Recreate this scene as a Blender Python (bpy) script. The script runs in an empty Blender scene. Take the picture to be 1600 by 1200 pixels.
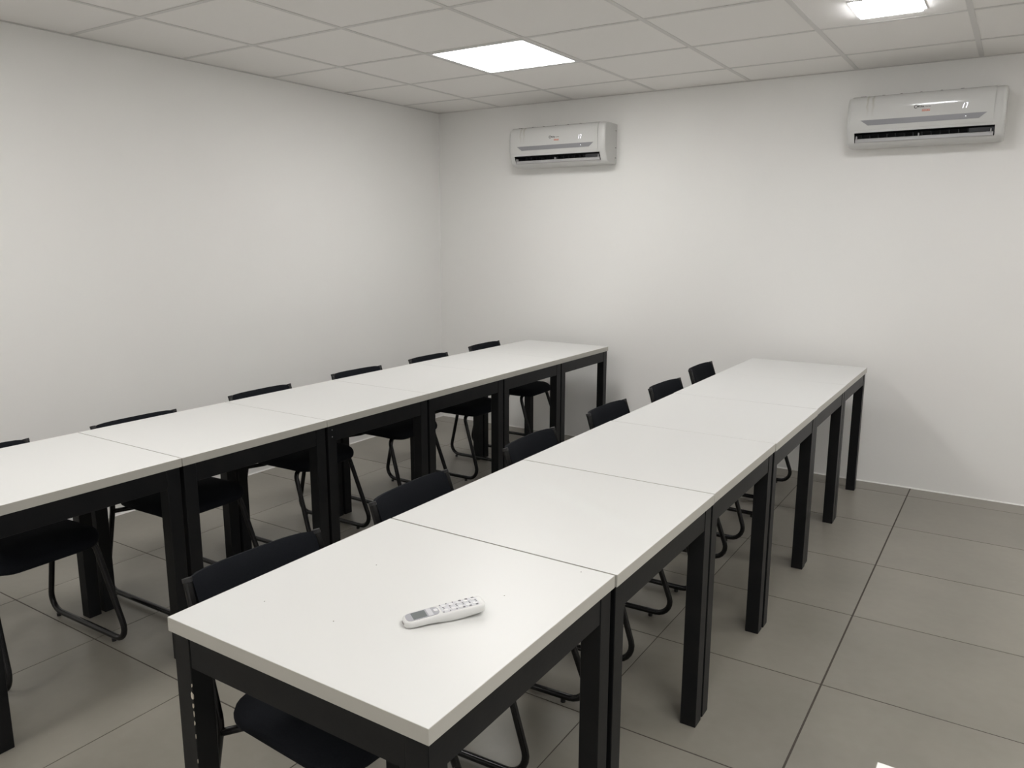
import bpy, bmesh, math, random
from mathutils import Vector, Matrix

S = bpy.context.scene
COL = S.collection

# ------------------------------------------------------------------ camera
YAW, PITCH, ROLL, FPX = 0.5722313, -0.1864244, 0.0018667, 1220.82
CAM = Vector((4.033467, -5.173211, 1.50962))
cy, sy = math.cos(YAW), math.sin(YAW)
fwd = Vector((-sy * math.cos(PITCH), cy * math.cos(PITCH), math.sin(PITCH)))
right = Vector((cy, sy, 0.0))
up = right.cross(fwd)
r2 = right * math.cos(ROLL) + up * math.sin(ROLL)
u2 = up * math.cos(ROLL) - right * math.sin(ROLL)
cam_data = bpy.data.cameras.new('camera')
cam_data.sensor_fit = 'HORIZONTAL'
cam_data.sensor_width = 36.0
cam_data.lens = 36.0 * FPX / 1600.0
cam_data.clip_start = 0.05
cam = bpy.data.objects.new('camera', cam_data)
m = Matrix.Identity(4)
for i in range(3):
    m[i][0] = r2[i]; m[i][1] = u2[i]; m[i][2] = -fwd[i]; m[i][3] = CAM[i]
cam.matrix_world = m
COL.objects.link(cam)
S.camera = cam

# ------------------------------------------------------------------ light and exposure
PANEL_STRENGTH = 19.5       # emission of the ceiling panels
SMALL_STRENGTH = 38.0
world = bpy.data.worlds.new('world'); S.world = world
world.use_nodes = True
bg = world.node_tree.nodes['Background']
bg.inputs[0].default_value = (0.9, 0.95, 1.0, 1); bg.inputs[1].default_value = 0.05
S.view_settings.view_transform = 'Standard'
S.view_settings.look = 'None'
S.view_settings.exposure = 0.0
S.view_settings.gamma = 1.0
S.view_settings.use_curve_mapping = False

# ------------------------------------------------------------------ room measures
H = 2.4731                      # ceiling height
RX, RY = 6.30, -6.95            # right wall x, rear wall y
TW = 0.75                       # table height
CX, PX, CYY, PY = 0.5947, 0.6290, 0.4453, 0.6195      # ceiling grid
FX, FPX_, FY, FPY = 0.613, 0.598, -0.170, 0.5925      # floor joints

# ------------------------------------------------------------------ materials
def mat(name, color, rough=0.5, spec=0.5, metal=0.0, emit=None, strength=0.0,
        noise=None, bump=None, coat=0.0):
    mt = bpy.data.materials.new(name); mt.use_nodes = True
    nt = mt.node_tree; b = nt.nodes['Principled BSDF']
    b.inputs['Base Color'].default_value = (*color, 1)
    b.inputs['Roughness'].default_value = rough
    b.inputs['Specular IOR Level'].default_value = spec
    b.inputs['Metallic'].default_value = metal
    if coat: b.inputs['Coat Weight'].default_value = coat
    if emit:
        b.inputs['Emission Color'].default_value = (*emit, 1)
        b.inputs['Emission Strength'].default_value = strength
    tc = nt.nodes.new('ShaderNodeTexCoord')
    if noise:                       # (scale, amount, detail, second colour)
        sc, lo, hi, det, c2 = noise
        n = nt.nodes.new('ShaderNodeTexNoise')
        n.inputs['Scale'].default_value = sc; n.inputs['Detail'].default_value = det
        r = nt.nodes.new('ShaderNodeMapRange')
        r.inputs['From Min'].default_value = lo; r.inputs['From Max'].default_value = hi
        mx = nt.nodes.new('ShaderNodeMix'); mx.data_type = 'RGBA'
        mx.inputs['A'].default_value = (*color, 1); mx.inputs['B'].default_value = (*c2, 1)
        nt.links.new(tc.outputs['Object'], n.inputs['Vector'])
        nt.links.new(n.outputs['Fac'], r.inputs['Value'])
        nt.links.new(r.outputs['Result'], mx.inputs['Factor'])
        nt.links.new(mx.outputs['Result'], b.inputs['Base Color'])
    if bump:
        sc, st, dist = bump
        n = nt.nodes.new('ShaderNodeTexNoise')
        n.inputs['Scale'].default_value = sc; n.inputs['Detail'].default_value = 4
        bp = nt.nodes.new('ShaderNodeBump')
        bp.inputs['Strength'].default_value = st; bp.inputs['Distance'].default_value = dist
        nt.links.new(tc.outputs['Object'], n.inputs['Vector'])
        nt.links.new(n.outputs['Fac'], bp.inputs['Height'])
        nt.links.new(bp.outputs['Normal'], b.inputs['Normal'])
    return mt

M = {}
M['wall'] = mat('wall_paint', (0.835, 0.83, 0.81), 0.55, 0.3, noise=(0.9, 0.35, 0.75, 3, (0.825, 0.812, 0.795)), bump=(60, 0.08, 0.002))
M['caulk'] = mat('white_caulk', (0.80, 0.79, 0.77), 0.5)
M['tile'] = mat('ceiling_tile_vinyl', (0.87, 0.85, 0.825), 0.6, 0.3, noise=(1.1, 0.35, 0.7, 2, (0.86, 0.84, 0.81)), bump=(240, 0.10, 0.001))
M['tee'] = mat('grid_bar_enamel', (0.68, 0.665, 0.645), 0.45, 0.4)
M['plenum'] = mat('plenum_dark', (0.10, 0.10, 0.10), 0.9)
M['grout'] = mat('floor_grout', (0.062, 0.052, 0.043), 0.85)
M['top'] = mat('white_melamine', (0.655, 0.655, 0.642), 0.33, 0.15, bump=(350, 0.03, 0.0005))
M['edge'] = mat('white_edge_band', (0.47, 0.457, 0.415), 0.35, 0.4)
M['leg'] = mat('black_painted_wood', (0.0050, 0.0056, 0.0066), 0.42, 0.24, noise=(9, 0.4, 0.7, 4, (0.0085, 0.0085, 0.009)), bump=(50, 0.12, 0.002))
M['chip'] = mat('chipped_paint', (0.55, 0.50, 0.42), 0.7)
M['tube'] = mat('black_enamel_tube', (0.0055, 0.0055, 0.006), 0.25, 0.38)
M['fabric'] = mat('navy_black_fabric', (0.0062, 0.0072, 0.0095), 0.92, 0.12, noise=(260, 0.3, 0.7, 2, (0.009, 0.010, 0.013)), bump=(700, 0.35, 0.001))
M['plastic'] = mat('black_plastic', (0.007, 0.007, 0.008), 0.5)
M['steel'] = mat('screw_steel', (0.55, 0.55, 0.55), 0.3, metal=1.0)
M['ac_white'] = mat('aircon_white_plastic', (0.62, 0.62, 0.605), 0.30, 0.5)
M['ac_gloss'] = mat('aircon_gloss_panel', (0.63, 0.63, 0.615), 0.10, 0.5)
M['ac_dark'] = mat('aircon_outlet_dark', (0.006, 0.007, 0.010), 0.6)
M['ac_vane'] = mat('aircon_vane_dark', (0.014, 0.015, 0.019), 0.5)
M['ac_silver'] = mat('aircon_silver_strip', (0.27, 0.27, 0.285), 0.42, 0.5)
M['ac_louver'] = mat('aircon_louver_grey', (0.42, 0.415, 0.42), 0.35)
M['ink'] = mat('dark_ink', (0.05, 0.05, 0.05), 0.5)
M['orange'] = mat('orange_ink', (0.62, 0.13, 0.04), 0.5)
M['led'] = mat('display_led', (0.9, 0.9, 1), 0.5, emit=(0.93, 0.92, 1.0), strength=1.5)
M['lamp_frame'] = mat('lamp_frame_white', (0.72, 0.72, 0.72), 0.4)
M['lamp'] = mat('lamp_diffuser', (0.9, 0.9, 0.9), 0.5, emit=(1.0, 0.985, 0.965), strength=PANEL_STRENGTH)
M['lamp_small'] = mat('small_lamp_diffuser', (0.9, 0.9, 0.9), 0.5, emit=(0.97, 0.975, 1.0), strength=SMALL_STRENGTH)
M['rc_white'] = mat('remote_white', (0.66, 0.66, 0.65), 0.32, 0.5)
M['rc_face'] = mat('remote_face_grey', (0.36, 0.36, 0.39), 0.35, 0.5)
M['rc_pad'] = mat('remote_keypad', (0.56, 0.56, 0.585), 0.4, 0.5)
M['rc_lcd'] = mat('remote_screen', (0.16, 0.175, 0.175), 0.15, 0.5)
M['rc_key'] = mat('remote_key', (0.68, 0.68, 0.69), 0.4, 0.5)
M['rc_ink'] = mat('remote_ink', (0.13, 0.13, 0.14), 0.5)
M['rc_ir'] = mat('remote_window', (0.30, 0.28, 0.28), 0.2)
M['crumb'] = mat('crumb_grey', (0.22, 0.20, 0.18), 0.8)

# floor tile: cloudy taupe porcelain, satin
def floor_tile_mat():
    mt = mat('porcelain_taupe', (0.212, 0.194, 0.160), 0.34, 0.5)
    nt = mt.node_tree; b = nt.nodes['Principled BSDF']
    geo = nt.nodes.new('ShaderNodeNewGeometry')
    info = nt.nodes.new('ShaderNodeObjectInfo')
    n1 = nt.nodes.new('ShaderNodeTexNoise'); n1.inputs['Scale'].default_value = 2.6; n1.inputs['Detail'].default_value = 5
    n1.inputs['Roughness'].default_value = 0.55
    n2 = nt.nodes.new('ShaderNodeTexNoise'); n2.inputs['Scale'].default_value = 26; n2.inputs['Detail'].default_value = 3
    add = nt.nodes.new('ShaderNodeMath'); add.operation = 'MULTIPLY_ADD'
    add.inputs[1].default_value = 0.25
    ramp = nt.nodes.new('ShaderNodeValToRGB')
    e = ramp.color_ramp.elements
    e[0].position = 0.38; e[0].color = (0.214, 0.200, 0.170, 1)
    e[1].position = 0.85; e[1].color = (0.268, 0.250, 0.214, 1)
    nt.links.new(geo.outputs['Position'], n1.inputs['Vector'])
    nt.links.new(geo.outputs['Position'], n2.inputs['Vector'])
    nt.links.new(n2.outputs['Fac'], add.inputs[0]); nt.links.new(n1.outputs['Fac'], add.inputs[2])
    nt.links.new(add.outputs[0], ramp.inputs['Fac'])
    hsv = nt.nodes.new('ShaderNodeHueSaturation')
    mr = nt.nodes.new('ShaderNodeMapRange'); mr.inputs['To Min'].default_value = 0.96; mr.inputs['To Max'].default_value = 1.04
    nt.links.new(info.outputs['Random'], mr.inputs['Value'])
    nt.links.new(mr.outputs['Result'], hsv.inputs['Value'])
    nt.links.new(ramp.outputs['Color'], hsv.inputs['Color'])
    nt.links.new(hsv.outputs['Color'], b.inputs['Base Color'])
    rr = nt.nodes.new('ShaderNodeMapRange'); rr.inputs['To Min'].default_value = 0.27; rr.inputs['To Max'].default_value = 0.42
    nt.links.new(n1.outputs['Fac'], rr.inputs['Value']); nt.links.new(rr.outputs['Result'], b.inputs['Roughness'])
    return mt
M['floor'] = floor_tile_mat()

# air conditioner front with a faint dried drip stain under the top edge (x about .135 m)
def stained_panel():
    mt = mat('aircon_gloss_panel_stained', (0.63, 0.63, 0.615), 0.10, 0.5)
    nt = mt.node_tree; b = nt.nodes['Principled BSDF']
    tc = nt.nodes.new('ShaderNodeTexCoord')
    sep = nt.nodes.new('ShaderNodeSeparateXYZ'); nt.links.new(tc.outputs['Object'], sep.inputs[0])
    def mth(op, a, b_=None, clamp=False):
        n = nt.nodes.new('ShaderNodeMath'); n.operation = op; n.use_clamp = clamp
        for i, v in enumerate((a, b_)):
            if v is None: continue
            if isinstance(v, (int, float)): n.inputs[i].default_value = v
            else: nt.links.new(v, n.inputs[i])
        return n.outputs[0]
    ns = nt.nodes.new('ShaderNodeTexNoise'); ns.inputs['Scale'].default_value = 30
    nt.links.new(tc.outputs['Object'], ns.inputs['Vector'])
    wob = mth('MULTIPLY', mth('SUBTRACT', ns.outputs['Fac'], 0.5), 0.02)
    dx = mth('ADD', mth('SUBTRACT', sep.outputs['X'], 0.118), wob)
    ring = mth('ABSOLUTE', mth('SUBTRACT', mth('ABSOLUTE', dx), 0.014))
    streak = mth('SUBTRACT', 1.0, mth('DIVIDE', ring, 0.009), True)
    zt = mth('DIVIDE', mth('SUBTRACT', sep.outputs['Z'], 0.15), 0.10, True)
    f = mth('MULTIPLY', mth('MULTIPLY', streak, zt), 0.42)
    mx = nt.nodes.new('ShaderNodeMix'); mx.data_type = 'RGBA'
    mx.inputs['A'].default_value = (0.63, 0.63, 0.615, 1); mx.inputs['B'].default_value = (0.33, 0.30, 0.20, 1)
    nt.links.new(f, mx.inputs['Factor']); nt.links.new(mx.outputs['Result'], b.inputs['Base Color'])
    return mt
M['ac_panel'] = stained_panel()

# ------------------------------------------------------------------ helpers
def link(name, me, parent=None, loc=None, rot=None):
    o = bpy.data.objects.new(name, me); COL.objects.link(o)
    if loc is not None: o.location = loc
    if rot is not None: o.rotation_euler = rot
    if parent is not None: o.parent = parent
    return o

def mesh_from(bm, name, mats, smooth=None):
    bmesh.ops.recalc_face_normals(bm, faces=bm.faces[:])
    me = bpy.data.meshes.new(name); bm.to_mesh(me); bm.free()
    for mt in (mats if isinstance(mats, (list, tuple)) else [mats]): me.materials.append(mt)
    if smooth is not None:
        me.shade_smooth()
        if smooth < 179: me.set_sharp_from_angle(angle=math.radians(smooth))
    return me

def add_box(bm, x0, x1, y0, y1, z0, z1, bev=0.0, seg=1, mi=0):
    g = bmesh.ops.create_cube(bm, size=1.0)
    vs = g['verts']
    for v in vs:
        v.co = Vector(((x0 + x1) / 2 + v.co.x * (x1 - x0), (y0 + y1) / 2 + v.co.y * (y1 - y0), (z0 + z1) / 2 + v.co.z * (z1 - z0)))
    fs = set(f for v in vs for f in v.link_faces)
    for f in fs: f.material_index = mi
    if bev > 0:
        es = list(set(e for v in vs for e in v.link_edges))
        r = bmesh.ops.bevel(bm, geom=es, offset=bev, segments=seg, affect='EDGES', profile=0.5)
        for f in r['faces']: f.material_index = mi
    return vs

def box_mesh(name, mt, x0, x1, y0, y1, z0, z1, bev=0.0, seg=1, smooth=None):
    bm = bmesh.new(); add_box(bm, x0, x1, y0, y1, z0, z1, bev, seg)
    return mesh_from(bm, name, mt, smooth)

def round_path(pts, rads, n=6):
    out = [Vector(pts[0])]
    for i in range(1, len(pts) - 1):
        a, b, c = Vector(pts[i - 1]), Vector(pts[i]), Vector(pts[i + 1])
        r = rads[i]
        d1 = (a - b).normalized(); d2 = (c - b).normalized()
        ang = d1.angle(d2)
        if r <= 0 or ang > 3.1: out.append(b); continue
        t = min(r / math.tan(ang / 2), (a - b).length * 0.49, (c - b).length * 0.49)
        r = t * math.tan(ang / 2)
        ctr = b + (d1 + d2).normalized() * (r / math.sin(ang / 2))
        p1, p2 = b + d1 * t, b + d2 * t
        v1, v2 = p1 - ctr, p2 - ctr
        tot = v1.angle(v2); ax = v1.cross(v2).normalized()
        for k in range(n + 1):
            out.append(ctr + Matrix.Rotation(tot * k / n, 3, ax) @ v1)
    out.append(Vector(pts[-1]))
    return out

def add_tube(bm, path, r, seg=12, caps=True):
    rings = []
    t = (path[1] - path[0]).normalized()
    nrm = t.orthogonal().normalized()
    for i, p in enumerate(path):
        if i == 0: tn = (path[1] - path[0]).normalized()
        elif i == len(path) - 1: tn = (path[-1] - path[-2]).normalized()
        else: tn = ((path[i + 1] - p).normalized() + (p - path[i - 1]).normalized()).normalized()
        q = t.rotation_difference(tn); nrm = (q @ nrm).normalized(); t = tn
        nrm = (nrm - t * nrm.dot(t)).normalized()
        bn = t.cross(nrm)
        rings.append([bm.verts.new(p + (nrm * math.cos(a) + bn * math.sin(a)) * r)
                      for a in (2 * math.pi * k / seg for k in range(seg))])
    for a, b in zip(rings, rings[1:]):
        for k in range(seg):
            bm.faces.new((a[k], a[(k + 1) % seg], b[(k + 1) % seg], b[k]))
    if caps:
        bm.faces.new(rings[0][::-1]); bm.faces.new(rings[-1])

def loft(bm, rings, close=True, caps=True, mi=None):
    vr = [[bm.verts.new(p) for p in r] for r in rings]
    n = len(vr[0])
    for i in range(len(vr) - 1):
        for k in range(n if close else n - 1):
            f = bm.faces.new((vr[i][k], vr[i][(k + 1) % n], vr[i + 1][(k + 1) % n], vr[i + 1][k]))
            if mi: f.material_index = mi(i, k)
    if caps:
        bm.faces.new(vr[0][::-1]); bm.faces.new(vr[-1])
    return vr

def round_rect(hx, hy, r, n=6):
    pts = []
    for cx_, cy_, a0 in ((hx - r, hy - r, 0), (-hx + r, hy - r, 90), (-hx + r, -hy + r, 180), (hx - r, -hy + r, 270)):
        for k in range(n + 1):
            a = math.radians(a0 + 90 * k / n)
            pts.append((cx_ + r * math.cos(a), cy_ + r * math.sin(a)))
    return pts

def thing(name, label, cat, loc=(0, 0, 0), rz=0, group=None):
    o = link(name, None, None, loc, (0, 0, rz))
    o['label'] = label; o['category'] = cat
    if group: o['group'] = group
    return o

def struct(name, me, parent=None):
    o = link(name, me, parent)
    if parent is None: o['kind'] = 'structure'
    return o

def text_mesh(txt, size, mt, shear=0.0, extrude=0.0004, align='LEFT', bold=0.0):
    c = bpy.data.curves.new('lettering', 'FONT')
    c.body = txt; c.size = size; c.extrude = extrude; c.shear = shear; c.align_x = align; c.offset = bold
    c.resolution_u = 3
    o = bpy.data.objects.new('tmp', c); COL.objects.link(o)
    bpy.context.view_layer.update()
    me = bpy.data.meshes.new_from_object(o.evaluated_get(bpy.context.evaluated_depsgraph_get()))
    bpy.data.objects.remove(o)
    me.materials.clear(); me.materials.append(mt)
    return me

# ------------------------------------------------------------------ room shell
WT = 0.12
struct('wall_left', box_mesh('wall_left', M['wall'], -WT, 0, RY, 0, 0, H + 0.25))
struct('wall_back', box_mesh('wall_back', M['wall'], -WT, RX + WT, 0, WT, 0, H + 0.25))
struct('wall_right', box_mesh('wall_right', M['wall'], RX, RX + WT, RY, 0, 0, H + 0.25))
struct('wall_front', box_mesh('wall_front', M['wall'], -WT, RX + WT, RY - WT, RY, 0, H + 0.25))

def bead(name, p, q, nx, ny):      # quarter-round sealant along the wall foot
    bm = bmesh.new(); rings = []
    for e in (p, q):
        e = Vector(e)
        ring = [e + Vector((0, 0, 0.006))]
        for k in range(4):
            a = math.pi / 2 * k / 3
            ring.append(e + Vector((nx * 0.006 * math.sin(a), ny * 0.006 * math.sin(a), 0.006 * math.cos(a))))
        ring = ring[1:] + [e]
        rings.append(ring)
    loft(bm, rings)
    struct(name, mesh_from(bm, name, M['caulk']))
bead('trim_1', (0.0, RY, 0), (0.0, 0, 0), 1, 0)
bead('trim_2', (0, 0, 0), (RX, 0, 0), 0, -1)

# floor: grout bed with every tile set into it
floor = struct('floor', box_mesh('floor', M['grout'], -WT, RX + WT, RY - WT, WT, -0.06, -0.0011))
xs = [0.0] + [FX + i * FPX_ for i in range(0, 10)] + [RX]
ys = [0.0] + [FY - j * FPY for j in range(0, 12)] + [RY]
ys = [y for y in ys if y >= RY]
cache = {}
for i in range(len(xs) - 1):
    for j in range(len(ys) - 1):
        g = 0.0018
        gl = 0.0034 if abs(xs[i] - (FX + 5 * FPX_)) < 1e-6 else g
        gr = 0.0034 if abs(xs[i + 1] - (FX + 5 * FPX_)) < 1e-6 else g
        w = xs[i + 1] - xs[i]; d = ys[j] - ys[j + 1]
        if w < 0.01 or d < 0.01: continue
        key = (round(w, 4), round(d, 4), gl, gr)
        if key not in cache:
            cache[key] = box_mesh('floor_tile', M['floor'], -w / 2 + gl, w / 2 - gr, -d / 2 + 0.0026, d / 2 - 0.0026, -0.012, 0.0, 0.0005, 1)
        link('floor_tile', cache[key], floor, ((xs[i] + xs[i + 1]) / 2, (ys[j] + ys[j + 1]) / 2, 0))

# suspended ceiling: grid bars and lay-in tiles
ceil = struct('ceiling', box_mesh('ceiling', M['plenum'], -WT, RX + WT, RY - WT, WT, H + 0.045, H + 0.12))
gx = [CX + i * PX for i in range(0, 10)]; gx = [x for x in gx if x < RX - 0.05]
gy = [-(CYY + j * PY) for j in range(0, 12)]; gy = [y for y in gy if y > RY + 0.05]
FW = 0.012
def tee_y(x):
    bm = bmesh.new()
    add_box(bm, x - FW, x + FW, RY, 0, H, H + 0.0015)
    add_box(bm, x - 0.0015, x + 0.0015, RY, 0, H + 0.0015, H + 0.035)
    link('grid_bar', mesh_from(bm, 'grid_bar', M['tee']), ceil)
def tee_x(y):
    bm = bmesh.new()
    add_box(bm, 0, RX, y - FW, y + FW, H + 0.0002, H + 0.0014)
    add_box(bm, 0, RX, y - 0.0015, y + 0.0015, H + 0.0015, H + 0.034)
    link('grid_bar', mesh_from(bm, 'grid_bar', M['tee']), ceil)
for x in gx: tee_y(x)
for y in gy: tee_x(y)
for nm, b in (('wall_angle', (0, 0.02, RY, 0)), ('wall_angle', (0, RX, -0.02, 0)), ('wall_angle', (RX - 0.02, RX, RY, 0)), ('wall_angle', (0, RX, RY, RY + 0.02))):
    link(nm, box_mesh('wall_angle', M['tee'], *b, H - 0.0008, H + 0.0008), ceil)
ex = [0.0] + gx + [RX]; ey = [0.0] + gy + [RY]
LAMPS = [(2, 2), (2, 6), (6, 6), (8, 2), (8, 6), (2, 10), (6, 10)]      # (column, row) of the lit cells
tc_cache = {}
for i in range(len(ex) - 1):
    for j in range(len(ey) - 1):
        if (i, j) in LAMPS: continue
        w = ex[i + 1] - ex[i] - 0.008; d = ey[j] - ey[j + 1] - 0.008
        key = (round(w, 4), round(d, 4))
        if key not in tc_cache:
            bm = bmesh.new()
            add_box(bm, -w / 2, w / 2, -d / 2, d / 2, H + 0.0022, H + 0.014)
            tc_cache[key] = mesh_from(bm, 'ceiling_tile', M['tile'])
        link('ceiling_tile', tc_cache[key], ceil, ((ex[i] + ex[i + 1]) / 2, (ey[j] + ey[j + 1]) / 2, 0))

# ------------------------------------------------------------------ ceiling lamps
def frame_mesh(hx, hy, wd, z0, z1, mt):
    bm = bmesh.new()
    o = [(-hx, -hy), (hx, -hy), (hx, hy), (-hx, hy)]
    i_ = [(-hx + wd, -hy + wd), (hx - wd, -hy + wd), (hx - wd, hy - wd), (-hx + wd, hy - wd)]
    rings = [[Vector((*a, z1)), Vector((*a, z0)), Vector((*b, z0)), Vector((*b, z1))] for a, b in zip(o, i_)]
    rings.append(rings[0])
    vr = [[bm.verts.new(p) for p in r] for r in rings[:4]]; vr.append(vr[0])
    for a, b in zip(vr, vr[1:]):
        for k in range(4): bm.faces.new((a[k], a[(k + 1) % 4], b[(k + 1) % 4], b[k]))
    return mesh_from(bm, 'frame', mt)

LAMP_LABELS = {
    (2, 2): 'large square lit ceiling lamp above the left table row, in view near the back wall',
    (2, 6): 'large square ceiling lamp above the near tables, beyond the top edge of the photo',
}
for (i, j) in LAMPS:
    cx_ = (ex[i] + ex[i + 1]) / 2; cy_ = (ey[j] + ey[j + 1]) / 2
    hx = (ex[i + 1] - ex[i]) / 2 - 0.013; hy = (ey[j] - ey[j + 1]) / 2 - 0.013
    names = {2: 'left', 6: 'middle', 8: 'right'}; rws = {2: 'back', 6: 'centre', 10: 'front'}
    lab = LAMP_LABELS.get((i, j), 'square lit ceiling lamp out of view, %s column, %s row' % (names[i], rws[j]))
    t = thing('ceiling_lamp', lab, 'lamp', (cx_, cy_, H), 0, 'square ceiling panel lamps')
    link('frame', frame_mesh(hx, hy, 0.017, -0.001, 0.02, M['lamp_frame']), t)
    link('diffuser', box_mesh('diffuser', M['lamp'], -hx + 0.0165, hx - 0.0165, -hy + 0.0165, hy - 0.0165, 0.002, 0.006), t)
t = thing('ceiling_lamp', 'small square lit lamp on the ceiling in front of the right air conditioner', 'lamp', (3.447, -1.335, H + 0.0022))
hs = 0.138
link('frame', frame_mesh(hs, hs, 0.013, -0.004, 0.0, M['lamp_frame']), t)
link('diffuser', box_mesh('diffuser', M['lamp_small'], -hs + 0.0128, hs - 0.0128, -hs + 0.0128, hs - 0.0128, -0.0140, -0.001, 0.003), t)

# ------------------------------------------------------------------ tables
LEGW = 0.050
SPECKS = [(2.946, -4.145), (2.76, -4.162), (2.831, -3.894), (3.171, -3.863), (3.253, -3.666)]
def make_table(x0, x1, y0, y1, label, group=None, chips=False, screws=False):
    cx_, cy_ = (x0 + x1) / 2, (y0 + y1) / 2
    hx, hy = (x1 - x0) / 2, (y1 - y0) / 2
    t = thing('table', label, 'table', (cx_, cy_, 0), 0, group)
    tp = link('tabletop', box_mesh('tabletop', M['top'], -hx + 0.0007, hx - 0.0007, -hy + 0.0007, hy - 0.0007, TW - 0.030, TW, 0.0006), t)
    bm = bmesh.new(); e = 0.0007      # edge band: four thin strips round the board
    add_box(bm, -hx, hx, -hy, -hy + e, TW - 0.0299, TW - 0.0004)
    add_box(bm, -hx, hx, hy - e, hy, TW - 0.0299, TW - 0.0004)
    add_box(bm, -hx, -hx + e, -hy + e, hy - e, TW - 0.0299, TW - 0.0004)
    add_box(bm, hx - e, hx, -hy + e, hy - e, TW - 0.0299, TW - 0.0004)
    link('edge_band', mesh_from(bm, 'edge_band', M['edge']), tp)
    if chips:
        bm = bmesh.new()
        for (px, py) in SPECKS:
            add_tube(bm, [Vector((px - cx_, py - cy_, TW - 0.0004)), Vector((px - cx_, py - cy_, TW + 0.0006))], 0.0013, 6)
        sp = link('specks', mesh_from(bm, 'specks', M['crumb']), tp); sp['kind'] = 'stuff'
    ins = 0.006; zt = TW - 0.030
    lm = box_mesh('leg', M['leg'], -LEGW / 2, LEGW / 2, -LEGW / 2, LEGW / 2, 0, zt, 0.0015, 1)
    lx, ly = hx - ins - LEGW / 2, hy - ins - LEGW / 2
    for sx, sy_ in ((-1, -1), (1, -1), (-1, 1), (1, 1)):
        lg = link('leg', lm, t, (sx * lx, sy_ * ly, 0))
        if chips and (sx, sy_) == (-1, -1):
            rnd = random.Random(4)
            bm = bmesh.new()
            for z, w_, h_ in ((0.590, 0.0045, 0.020), (0.612, 0.0012, 0.010), (0.566, 0.0022, 0.012), (0.548, 0.0012, 0.014), (0.528, 0.0016, 0.012), (0.497, 0.0008, 0.012), (0.44, 0.0008, 0.014)):
                x = LEGW / 2 - 0.0008; y = -LEGW / 2
                n = 7; ring = []
                for k in range(n):
                    a = 2 * math.pi * k / n; rr = rnd.uniform(0.7, 1.1)
                    ring.append((x - w_ * 0.5 + w_ * rr * math.cos(a), z + h_ / 2 * rr * math.sin(a)))
                loft(bm, [[Vector((q[0], y - 0.0004, q[1])) for q in ring], [Vector((q[0], y + 0.002, q[1])) for q in ring]])
            ch = link('paint_chip', mesh_from(bm, 'paint_chip', M['chip']), lg)
            ch['kind'] = 'stuff'; ch['label'] = 'pale spots where the black paint has chipped off the edge'
        if screws and (sx, sy_) == (1, -1):
            for z in (zt - 0.020, zt - 0.050):
                bm = bmesh.new()
                add_tube(bm, [Vector((LEGW / 2 - 0.001, 0, z)), Vector((LEGW / 2 + 0.0007, 0, z))], 0.0028, 8)
                link('screw', mesh_from(bm, 'screw', M['steel'], 40), lg)
    az = zt - 0.070
    ax_ = box_mesh('apron', M['leg'], -lx + LEGW / 2, lx - LEGW / 2, -0.010, 0.010, az, zt - 0.0002, 0.001)
    ay_ = box_mesh('apron', M['leg'], -0.010, 0.010, -ly + LEGW / 2, ly - LEGW / 2, az, zt - 0.0002, 0.001)
    for s in (-1, 1):
        link('apron', ax_, t, (0, s * (hy - ins - 0.012), 0))
        link('apron', ay_, t, (s * (hx - ins - 0.012), 0, 0))
    return t

RX0, RX1 = 2.6500, 3.3294
ORD = ['nearest the camera', 'second from the camera', 'third from the camera', 'third from the back wall',
       'second from the back wall', 'standing against the back wall']
RJ = [-4.3155, -3.6375, -2.9535, -2.2560, -1.5430, -0.8457, -0.1857]
GAP = [0, 0.0022, 0.0022, 0.0006, 0.0010, 0.0004, 0]
DX = [0, 0.001, 0.0, 0.003, 0.0, -0.001]
for k in range(6):
    extra = ['white-topped square table of the right row, nearest the camera, a remote control lying on it']
    lab = extra[0] if k == 0 else 'white-topped square table with black legs, in the right-hand row, %s' % ORD[k]
    make_table(RX0 + DX[k], RX1 + DX[k] - (0.003 if k == 0 else 0), RJ[k] + GAP[k], RJ[k + 1] - GAP[k + 1], lab,
               'white tables pushed together in the right-hand row', chips=(k == 0), screws=False)
LX0, LX1 = 0.9823, 1.6475
LJ = [-4.2680, -3.5896, -2.9049, -2.2239, -1.5450, -0.8807, -0.2166]
GAPL = [0, 0.0016, 0.0010, 0.0007, 0.0004, 0.0003, 0]
for k in range(6):
    make_table(LX0, LX1, LJ[k] + GAPL[k], LJ[k + 1] - GAPL[k + 1],
               'white-topped square table with black legs, in the left-hand row, %s' % ORD[k],
               'white tables pushed together in the left-hand row', screws=(k in (2,)))
make_table(3.930, 4.605, -4.700, -4.016, 'white table whose corner just shows at the bottom right edge of the photo')

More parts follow.
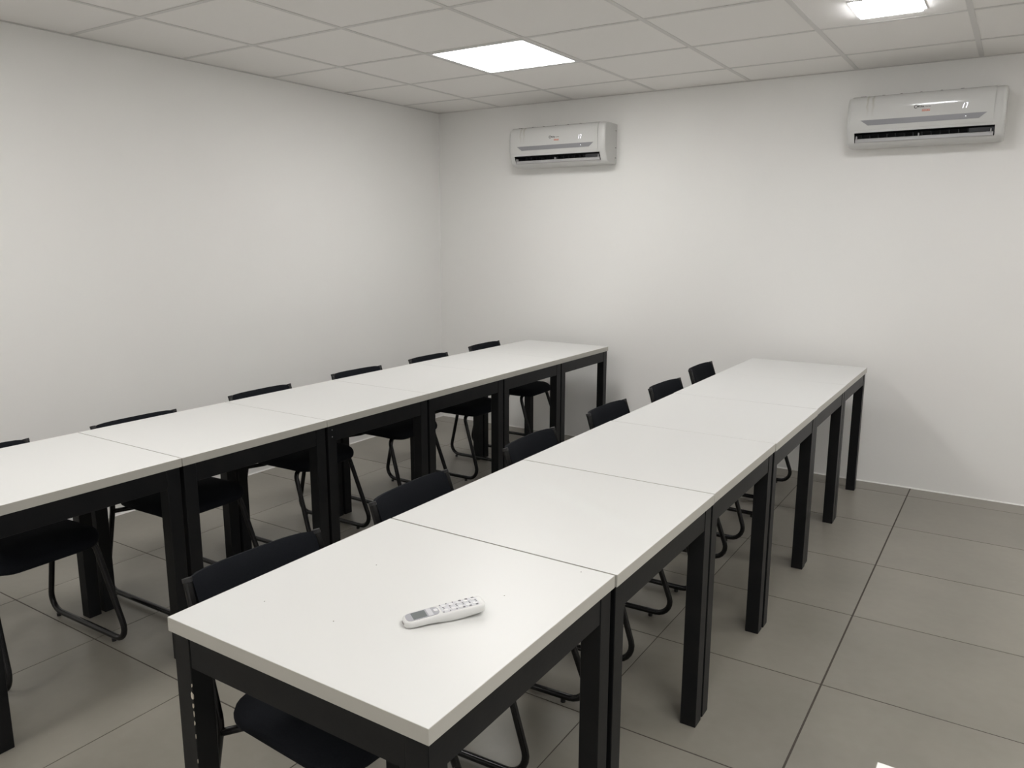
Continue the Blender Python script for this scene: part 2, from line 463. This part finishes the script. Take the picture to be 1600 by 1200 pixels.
# ------------------------------------------------------------------ chairs
TR = 0.011
def make_chair():
    t = thing('chair', 'chair', 'chair')
    base = 0.0215                    # rail centre height, on glides
    for s in (-1, 1):
        ys_, yk = s * 0.205, s * 0.200
        path = round_path([(-0.2495, s * 0.190, 0.727), (-0.142, yk, 0.405), (-0.235, ys_, base), (0.305, ys_, base),
                           (0.172, s * 0.180, 0.408), (0.172, 0, 0.408)],
                          [0, 0.09, 0.060, 0.060, 0.040, 0], 7)
        bm = bmesh.new(); add_tube(bm, path, TR, 12)
        link('side_frame', mesh_from(bm, 'side_frame', M['tube'], 45), t)
    for nm, x, z, w in (('crossbar', -0.140, 0.384, 0.200),):
        bm = bmesh.new(); add_tube(bm, round_path([(x, -w, z), (x + 0.045, -w + 0.06, z + 0.006), (x + 0.045, w - 0.06, z + 0.006), (x, w, z)], [0, 0.02, 0.02, 0]), 0.0095, 10)
        link(nm, mesh_from(bm, nm, M['tube'], 45), t)
    # glides under the rails
    gm = bmesh.new()
    add_tube(gm, [Vector((0, 0, 0.0)), Vector((0, 0, 0.012))], 0.0085, 10)
    gm = mesh_from(gm, 'glide', M['plastic'], 40)
    for s in (-1, 1):
        for x in (-0.18, 0.20): link('glide', gm, t, (x, s * 0.205, 0))
    # seat pad: rounded, domed, front edge rolled down
    bm = bmesh.new(); rings = []
    prof = [(-0.045, 0.0), (-0.012, 0.002), (-0.002, 0.011), (0.0, 0.024), (-0.004, 0.036), (-0.016, 0.046), (-0.045, 0.052), (-0.09, 0.0555), (-0.14, 0.0565)]
    for off, z in prof:
        hx, hy = 0.203 + off, 0.203 + off
        rr = max(0.095 + off, 0.02)
        ring = []
        for (px, py) in round_rect(hx, hy, min(rr, hx - 0.004), 7):
            w = 1.0 - 0.04 * max(0, -px / 0.19)         # a little narrower at the back
            zz = 0.415 + z * 0.92 - 0.014 * max(0, (px - 0.06) / 0.13) ** 2 - 0.012 * max(0, -px / 0.20)
            ring.append(Vector((px + 0.043, py * w, zz)))
        rings.append(ring)
    loft(bm, rings)
    link('seat', mesh_from(bm, 'seat', M['fabric'], 60), t)
    # seat pan under the pad
    bm = bmesh.new(); rings = []
    for off, z in ((-0.05, 0.0), (-0.03, 0.0), (-0.022, 0.008)):
        rings.append([Vector((px + 0.05, py, 0.404 + z)) for px, py in round_rect(0.18 + off, 0.19 + off, 0.06, 5)])
    loft(bm, rings)
    link('seat_pan', mesh_from(bm, 'seat_pan', M['plastic'], 40), t)
    # backrest pad: curved between the posts, following their slope
    def back_pt(y, z, th):           # th: offset towards the sitter
        u = (0.728 - z) / (0.728 - 0.405)
        x = -0.250 + 0.108 * u
        sag = 0.023 * (1 - abs(y / 0.181) ** 3.6)
        nx, nz = 0.948, 0.317
        return Vector((x - sag + th * nx, y, z + th * nz))
    bm = bmesh.new(); rings = []
    ny = 14; zs0, zs1 = 0.7305, 0.520
    for k in range(ny + 1):
        y = -0.181 + 0.362 * k / ny
        edge = min(k, ny - k); sh = 0.0 if edge > 0 else 0.002
        ring = []
        cs = [(0, -0.012), (0.12, -0.014), (0.5, -0.014), (0.88, -0.014), (1.0, -0.012)]
        for u, th in cs: ring.append(back_pt(y, zs0 - sh + (zs1 + sh - zs0 + sh) * u, th * (0.6 if edge == 0 else 1)))
        for u, th in [(1.0, 0.004), (0.93, 0.013), (0.75, 0.018), (0.5, 0.020), (0.25, 0.018), (0.07, 0.013), (0.0, 0.004)]:
            ring.append(back_pt(y, zs0 - sh + (zs1 + sh - zs0 + sh) * u, th * (0.55 if edge == 0 else 1)))
        rings.append(ring)
    loft(bm, rings)
    link('backrest', mesh_from(bm, 'backrest', M['fabric'], 55), t)
    # post caps
    for s in (-1, 1):
        bm = bmesh.new()
        a = Vector((-0.2495, s * 0.190, 0.727)); d = Vector((-0.108, -s * 0.010, 0.323)).normalized()
        add_tube(bm, [a - d * 0.006, a + d * 0.002, a + d * 0.004], TR + 0.0008, 12)
        link('post_cap', mesh_from(bm, 'post_cap', M['plastic'], 45), t)
    return t

def copy_chair(src):
    r = src.copy(); COL.objects.link(r)
    for ch in list(src.children):
        c = ch.copy(); COL.objects.link(c); c.parent = r
    return r

proto = make_chair()
bpy.context.view_layer.update()
# (middle of the backrest top x, y, turn in degrees)
CH_R = [(2.493, -3.966, -3.0), (2.470, -3.340, 3.1), (2.472, -2.618, 2.2), (2.471, -1.925, 0.0), (2.475, -1.222, -1.8), (2.435, -0.545, 0.7)]
CH_L = [(0.840, -3.905, 1.0), (0.848, -3.268, 1.0), (0.798, -2.548, 1.0), (0.780, -1.824, -2.0), (0.785, -1.156, 0.0), (0.748, -0.455, 1.3)]
CORD = ['nearest the camera', 'second from the camera', 'third from the camera', 'third from the back wall',
        'second from the back wall', 'nearest the back wall']
first = True
for side, lst in (('right', CH_R), ('left', CH_L)):
    for k, (x, y, a) in enumerate(lst):
        o = proto if first else copy_chair(proto)
        first = False
        rz = math.radians(a)
        ox = 0.250
        o.location = (x + ox * math.cos(rz), y + ox * math.sin(rz), 0)
        o.rotation_euler = (0, 0, rz)
        if side == 'left' and k == 0:
            lab = 'black padded sled-base chair cut by the left photo edge, under the near left table'
        else:
            lab = 'black padded sled-base chair tucked under the %s table row, %s' % (side, CORD[k])
        o['label'] = lab
        o['group'] = 'black sled-base chairs along the %s table row' % side

# ------------------------------------------------------------------ air conditioners
def make_ac(x, z, label):
    W, D = 0.775, 0.195
    t = thing('air_conditioner', label, 'air conditioner', (x, 0, z), 0, 'white split air conditioners on the back wall')
    # outline points (depth from the wall, height); SL marks the outlet corner points
    base = [(0, 0.275), (0.10, 0.276), (0.150, 0.274), (0.172, 0.268), (0.184, 0.256), (0.190, 0.236),
            (0.1925, 0.19), (0.193, 0.14), (0.192, 0.105), (0.187, 0.084), (0.183, 0.074),
            (0.175, 0.058), (0.166, 0.038), (0.158, 0.022),
            (0.148, 0.012), (0.128, 0.004), (0.09, 0.0), (0, 0.0)]
    slot = list(base)
    slot[11] = (0.105, 0.072); slot[12] = (0.095, 0.040)
    def ring(xx, pts, sc=1.0):
        return [Vector((xx, -(d if sc == 1 else 0.0 + d * sc), 0.1375 + (zz - 0.1375) * (sc if sc != 1 else 1))) for d, zz in pts]
    bm = bmesh.new()
    rings = [ring(0.0, base, 0.955), ring(0.004, base, 0.975), ring(0.011, base, 0.992), ring(0.022, base), ring(0.042, base), ring(0.0425, slot),
             ring(W - 0.0425, slot), ring(W - 0.042, base), ring(W - 0.022, base), ring(W - 0.011, base, 0.992), ring(W - 0.004, base, 0.975), ring(W, base, 0.955)]
    loft(bm, rings, mi=lambda i, k: 1 if (4 <= i <= 6 and k in (10, 11, 12)) else 0)
    body = link('housing', mesh_from(bm, 'housing', [M['ac_white'], M['ac_dark']], 35), t)
    # front panel, slightly proud of the housing
    bm = bmesh.new()
    fp = [(0.150, 0.2752), (0.1727, 0.2697), (0.1870, 0.2575), (0.1962, 0.2400), (0.2008, 0.2220), (0.2006, 0.19), (0.1972, 0.14), (0.1948, 0.104), (0.190, 0.087)]
    inner = [(d - 0.006, zz) for d, zz in fp][::-1]
    pts = fp + inner
    x0, x1 = 0.020, W - 0.052
    loft(bm, [[Vector((xx, -d, zz)) for d, zz in pts] for xx in (x0, x0 + 0.0015, x1 - 0.0015, x1)])
    link('front_panel', mesh_from(bm, 'front_panel', M['ac_panel'], 30), t)
    # silver strip: shallow trapezoid across the front
    bm = bmesh.new()
    a = [(0.072, 0.1400), (0.692, 0.1400), (0.655, 0.1110), (0.112, 0.1110)]
    loft(bm, [[Vector((px, -0.1980, pz)) for px, pz in a], [Vector((px, -0.188, pz)) for px, pz in a]])
    link('silver_strip', mesh_from(bm, 'silver_strip', M['ac_silver']), t)
    # louver blade resting half open in the outlet, its tabs and the vanes behind
    bm = bmesh.new()
    pr = [(0.162, 0.0215), (0.167, 0.024), (0.1665, 0.038), (0.163, 0.043), (0.1605, 0.043), (0.1635, 0.038), (0.164, 0.026), (0.160, 0.0242)]
    loft(bm, [[Vector((xx, -d, zz)) for d, zz in pr] for xx in (0.047, W - 0.047)])
    lv = link('louver', mesh_from(bm, 'louver', M['ac_louver'], 30), t)
    for xx in (0.052, 0.372, 0.716):
        link('tab', box_mesh('tab', M['ac_louver'], xx - 0.003, xx + 0.003, -0.1690, -0.145, 0.030, 0.058, 0.001), lv)
    vm = box_mesh('vane', M['ac_vane'], -0.0012, 0.0012, -0.150, -0.112, 0.044, 0.066)
    for k in range(15):
        link('vane', vm, t, (0.075 + k * 0.0445, 0, 0))
    link('flap_end', box_mesh('flap_end', M['ac_vane'], W - 0.16, W - 0.043, -0.160, -0.156, 0.046, 0.0665), t)
    # top intake slots seen as small dark notches along the upper edge
    bm = bmesh.new()
    for xx, w_ in ((0.055, 0.03), (0.17, 0.012), (0.26, 0.012), (0.36, 0.010), (0.46, 0.010), (0.555, 0.016)):
        add_box(bm, xx, xx + w_, -0.148, -0.142, 0.2745, 0.2768)
    link('intake_slots', mesh_from(bm, 'intake_slots', M['ac_dark']), t)
    # side pipe knock-outs on the right cheek
    link('side_grille', box_mesh('side_grille', M['ac_silver'], W - 0.006, W - 0.0005, -0.030, -0.004, 0.110, 0.225, 0.001), t)
    for zz in (0.222, 0.108, 0.040):
        link('side_clip', box_mesh('side_clip', M['ink'], W - 0.005, W + 0.0, -0.026, -0.008, zz, zz + 0.006), t)
    # lettering, badge, display digits and indicator
    bm = bmesh.new()                     # crescent emblem
    n = 16; rings = []
    for k in range(n + 1):
        a_ = math.radians(50 + 270 * k / n)
        tw = 0.0009 + 0.0011 * math.sin(math.pi * k / n)
        c0 = Vector((0.3515 + 0.0085 * math.cos(a_), 0, 0.1925 + 0.0085 * math.sin(a_)))
        dr = Vector((math.cos(a_), 0, math.sin(a_)))
        rings.append([c0 + dr * tw + Vector((0, -0.2012, 0)), c0 - dr * tw + Vector((0, -0.2012, 0)), c0 - dr * tw + Vector((0, -0.1960, 0)), c0 + dr * tw + Vector((0, -0.1960, 0))])
    loft(bm, rings)
    link('emblem', mesh_from(bm, 'emblem', M['ink']), t)
    link('lettering', text_mesh('Midea', 0.0155, M['ink'], bold=0.0003), t, (0.3545, -0.2008, 0.1875), (math.pi / 2, 0, 0))
    link('lettering', text_mesh('Carrier', 0.0090, M['ink'], bold=0.0001), t, (0.3965, -0.2008, 0.1880), (math.pi / 2, 0, 0))
    link('badge', box_mesh('badge', M['orange'], 0.382, 0.421, -0.2005, -0.196, 0.1665, 0.1765), t)
    link('lettering', text_mesh('INVERTER', 0.0085, M['rc_key'], bold=0.0001), t, (0.3835, -0.2007, 0.1688), (math.pi / 2, 0, 0))
    # seven-segment digits "17"
    def seg(bm, x0, z0, x1, z1, w_):
        p, q = Vector((x0, 0, z0)), Vector((x1, 0, z1)); d = (q - p).normalized(); nn = Vector((-d.z, 0, d.x)) * w_
        loft(bm, [[p + nn, p - nn, q - nn, q + nn], ] and [[v + Vector((0, dy, 0)) for v in (p + nn, p - nn, q - nn, q + nn)] for dy in (-0.2012, -0.1970)])
    bm = bmesh.new()
    sl = 0.0035; h_ = 0.0125; w_ = 0.0014
    for x_, segs in ((0.5670, 'bc'), (0.5830, 'abc')):
        xr = x_ + 0.009
        if 'a' in segs: seg(bm, x_ + 2 * sl, 0.168 + 2 * h_, xr + 2 * sl, 0.168 + 2 * h_, w_)
        seg(bm, xr + sl + 0.0003, 0.168 + h_ + 0.001, xr + 2 * sl, 0.168 + 2 * h_, w_)
        seg(bm, xr, 0.168, xr + sl - 0.0003, 0.168 + h_ - 0.001, w_)
    link('temperature_display', mesh_from(bm, 'temperature_display', M['led']), t)
    bm = bmesh.new(); add_tube(bm, [Vector((0.594, -0.1988, 0.1255)), Vector((0.594, -0.1960, 0.1255))], 0.0027, 10)
    link('indicator_light', mesh_from(bm, 'indicator_light', M['led']), t)
    return t
make_ac(0.795, 2.009, 'white split air conditioner showing 17, on the back wall near the room corner')
make_ac(3.110, 2.021, 'white split air conditioner showing 17, on the back wall at the right edge')

# ------------------------------------------------------------------ remote control
def make_remote():
    A = Vector((3.0765, -4.0850)); B = Vector((3.1735, -3.9440))      # screen end, key end
    L = (B - A).length; ang = math.atan2(B.y - A.y, B.x - A.x)
    t = thing('remote_control', 'white air conditioner remote control lying face up on the nearest right-hand table', 'remote control',
              (A.x, A.y, TW), ang)
    # local x runs screen end -> key end; the belly lifts the key end a few millimetres
    def zb(x):          # underside
        u = x / L
        return 0.0002 + 0.0090 * max(0, (u - 0.58) / 0.42) ** 1.3 + 0.0022 * math.exp(-((u - 0.33) / 0.13) ** 2)
    def zt(x):          # face
        u = x / L
        return 0.0140 + 0.0125 * u + 0.0012 * math.sin(math.pi * u)
    def hw(x):
        u = x / L; w = 0.0205 + 0.0020 * u
        r0 = 0.017
        if x < r0: w *= math.sqrt(max(0.0, 1 - ((r0 - x) / r0) ** 2.3)) * 0.98 + 0.02
        r1 = 0.012
        if x > L - r1: w *= math.sqrt(max(0.0, 1 - ((x - L + r1) / r1) ** 2.6)) * 0.9 + 0.1
        return w
    xs_ = [0, 0.001, 0.0025, 0.005, 0.009, 0.013, 0.018] + [0.018 + (L - 0.032) * k / 18 for k in range(1, 19)] + [L - 0.010, L - 0.006, L - 0.003, L - 0.001, L]
    bm = bmesh.new(); rings = []
    for x in xs_:
        w = hw(x); b_, tp_ = zb(x), zt(x)
        e = min(x, L - x); rd = max(0.0, 1 - e / 0.004) * 0.0035
        b_ += rd; tp_ -= rd
        prof = [(-0.70, b_), (-0.90, b_ + 0.002), (-1.0, b_ + 0.006), (-1.0, tp_ - 0.004), (-0.97, tp_ - 0.0012), (-0.90, tp_),
                (-0.4, tp_ + 0.0004), (0.4, tp_ + 0.0004), (0.90, tp_), (0.97, tp_ - 0.0012), (1.0, tp_ - 0.004), (1.0, b_ + 0.006), (0.90, b_ + 0.002), (0.70, b_)]
        rings.append([Vector((x, w * py, pz)) for py, pz in prof])
    loft(bm, rings)
    link('case', mesh_from(bm, 'case', M['rc_white'], 50), t)
    def plate(name, mt, pts, dz0, dz1, parent=t):
        bm = bmesh.new()
        # subdivide is not needed: the face is nearly flat
        loft(bm, [[Vector((x, y, zt(x) + dz1)) for x, y in pts], [Vector((x, y, zt(x) + dz0)) for x, y in pts]])
        return link(name, mesh_from(bm, name, mt), parent)
    def rr(x0, x1, hy, r, y0=0.0, n=4):
        c = (x0 + x1) / 2
        return [(c + px, y0 + py) for px, py in round_rect((x1 - x0) / 2, hy, r, n)]
    plate('face_plate', M['rc_face'], rr(0.006, 0.074, 0.0160, 0.011), 0.0, 0.0009)
    plate('screen', M['rc_lcd'], rr(0.019, 0.047, 0.0135, 0.001, n=1), 0.0, 0.0014)
    plate('light_band', M['rc_pad'], rr(0.050, 0.0600, 0.0150, 0.001, n=1), 0.0, 0.0012)
    plate('power_button', M['rc_key'], rr(0.0635, 0.0715, 0.0055, 0.003, 0.0), 0.0, 0.0022)
    plate('keypad', M['rc_pad'], rr(0.078, L - 0.014, 0.0175, 0.006), 0.0, 0.0007)
    rnd = random.Random(2)
    for r_ in range(5):
        for s in (-1, 1):
            x = 0.087 + r_ * 0.0155
            k = plate('key', M['rc_key'], rr(x - 0.0045, x + 0.0045, 0.0045, 0.003, s * 0.0088, 3), 0.0, 0.0013)
    bm = bmesh.new()
    def mark(x, y, a, b_):
        z = zt(x) + 0.0009
        add_box(bm, x - a, x + a, y - b_, y + b_, z, z + 0.0007)
    for r_ in range(6):
        x = 0.0805 + r_ * 0.0138
        for s in (-1, 1):
            mark(x, s * 0.0152, 0.0011, 0.0012); mark(x + 0.004, s * 0.0030, 0.0016, 0.0006)
            if r_ > 2: mark(x + 0.002, s * 0.0148, 0.0020, 0.0018)
    mk = link('key_legends', mesh_from(bm, 'key_legends', M['rc_ink']), t); mk['kind'] = 'stuff'
    bm = bmesh.new()
    add_box(bm, -0.0008, 0.003, -0.006, 0.006, 0.005, 0.0095, 0.001)
    link('infrared_window', mesh_from(bm, 'infrared_window', M['rc_ir']), t)
make_remote()
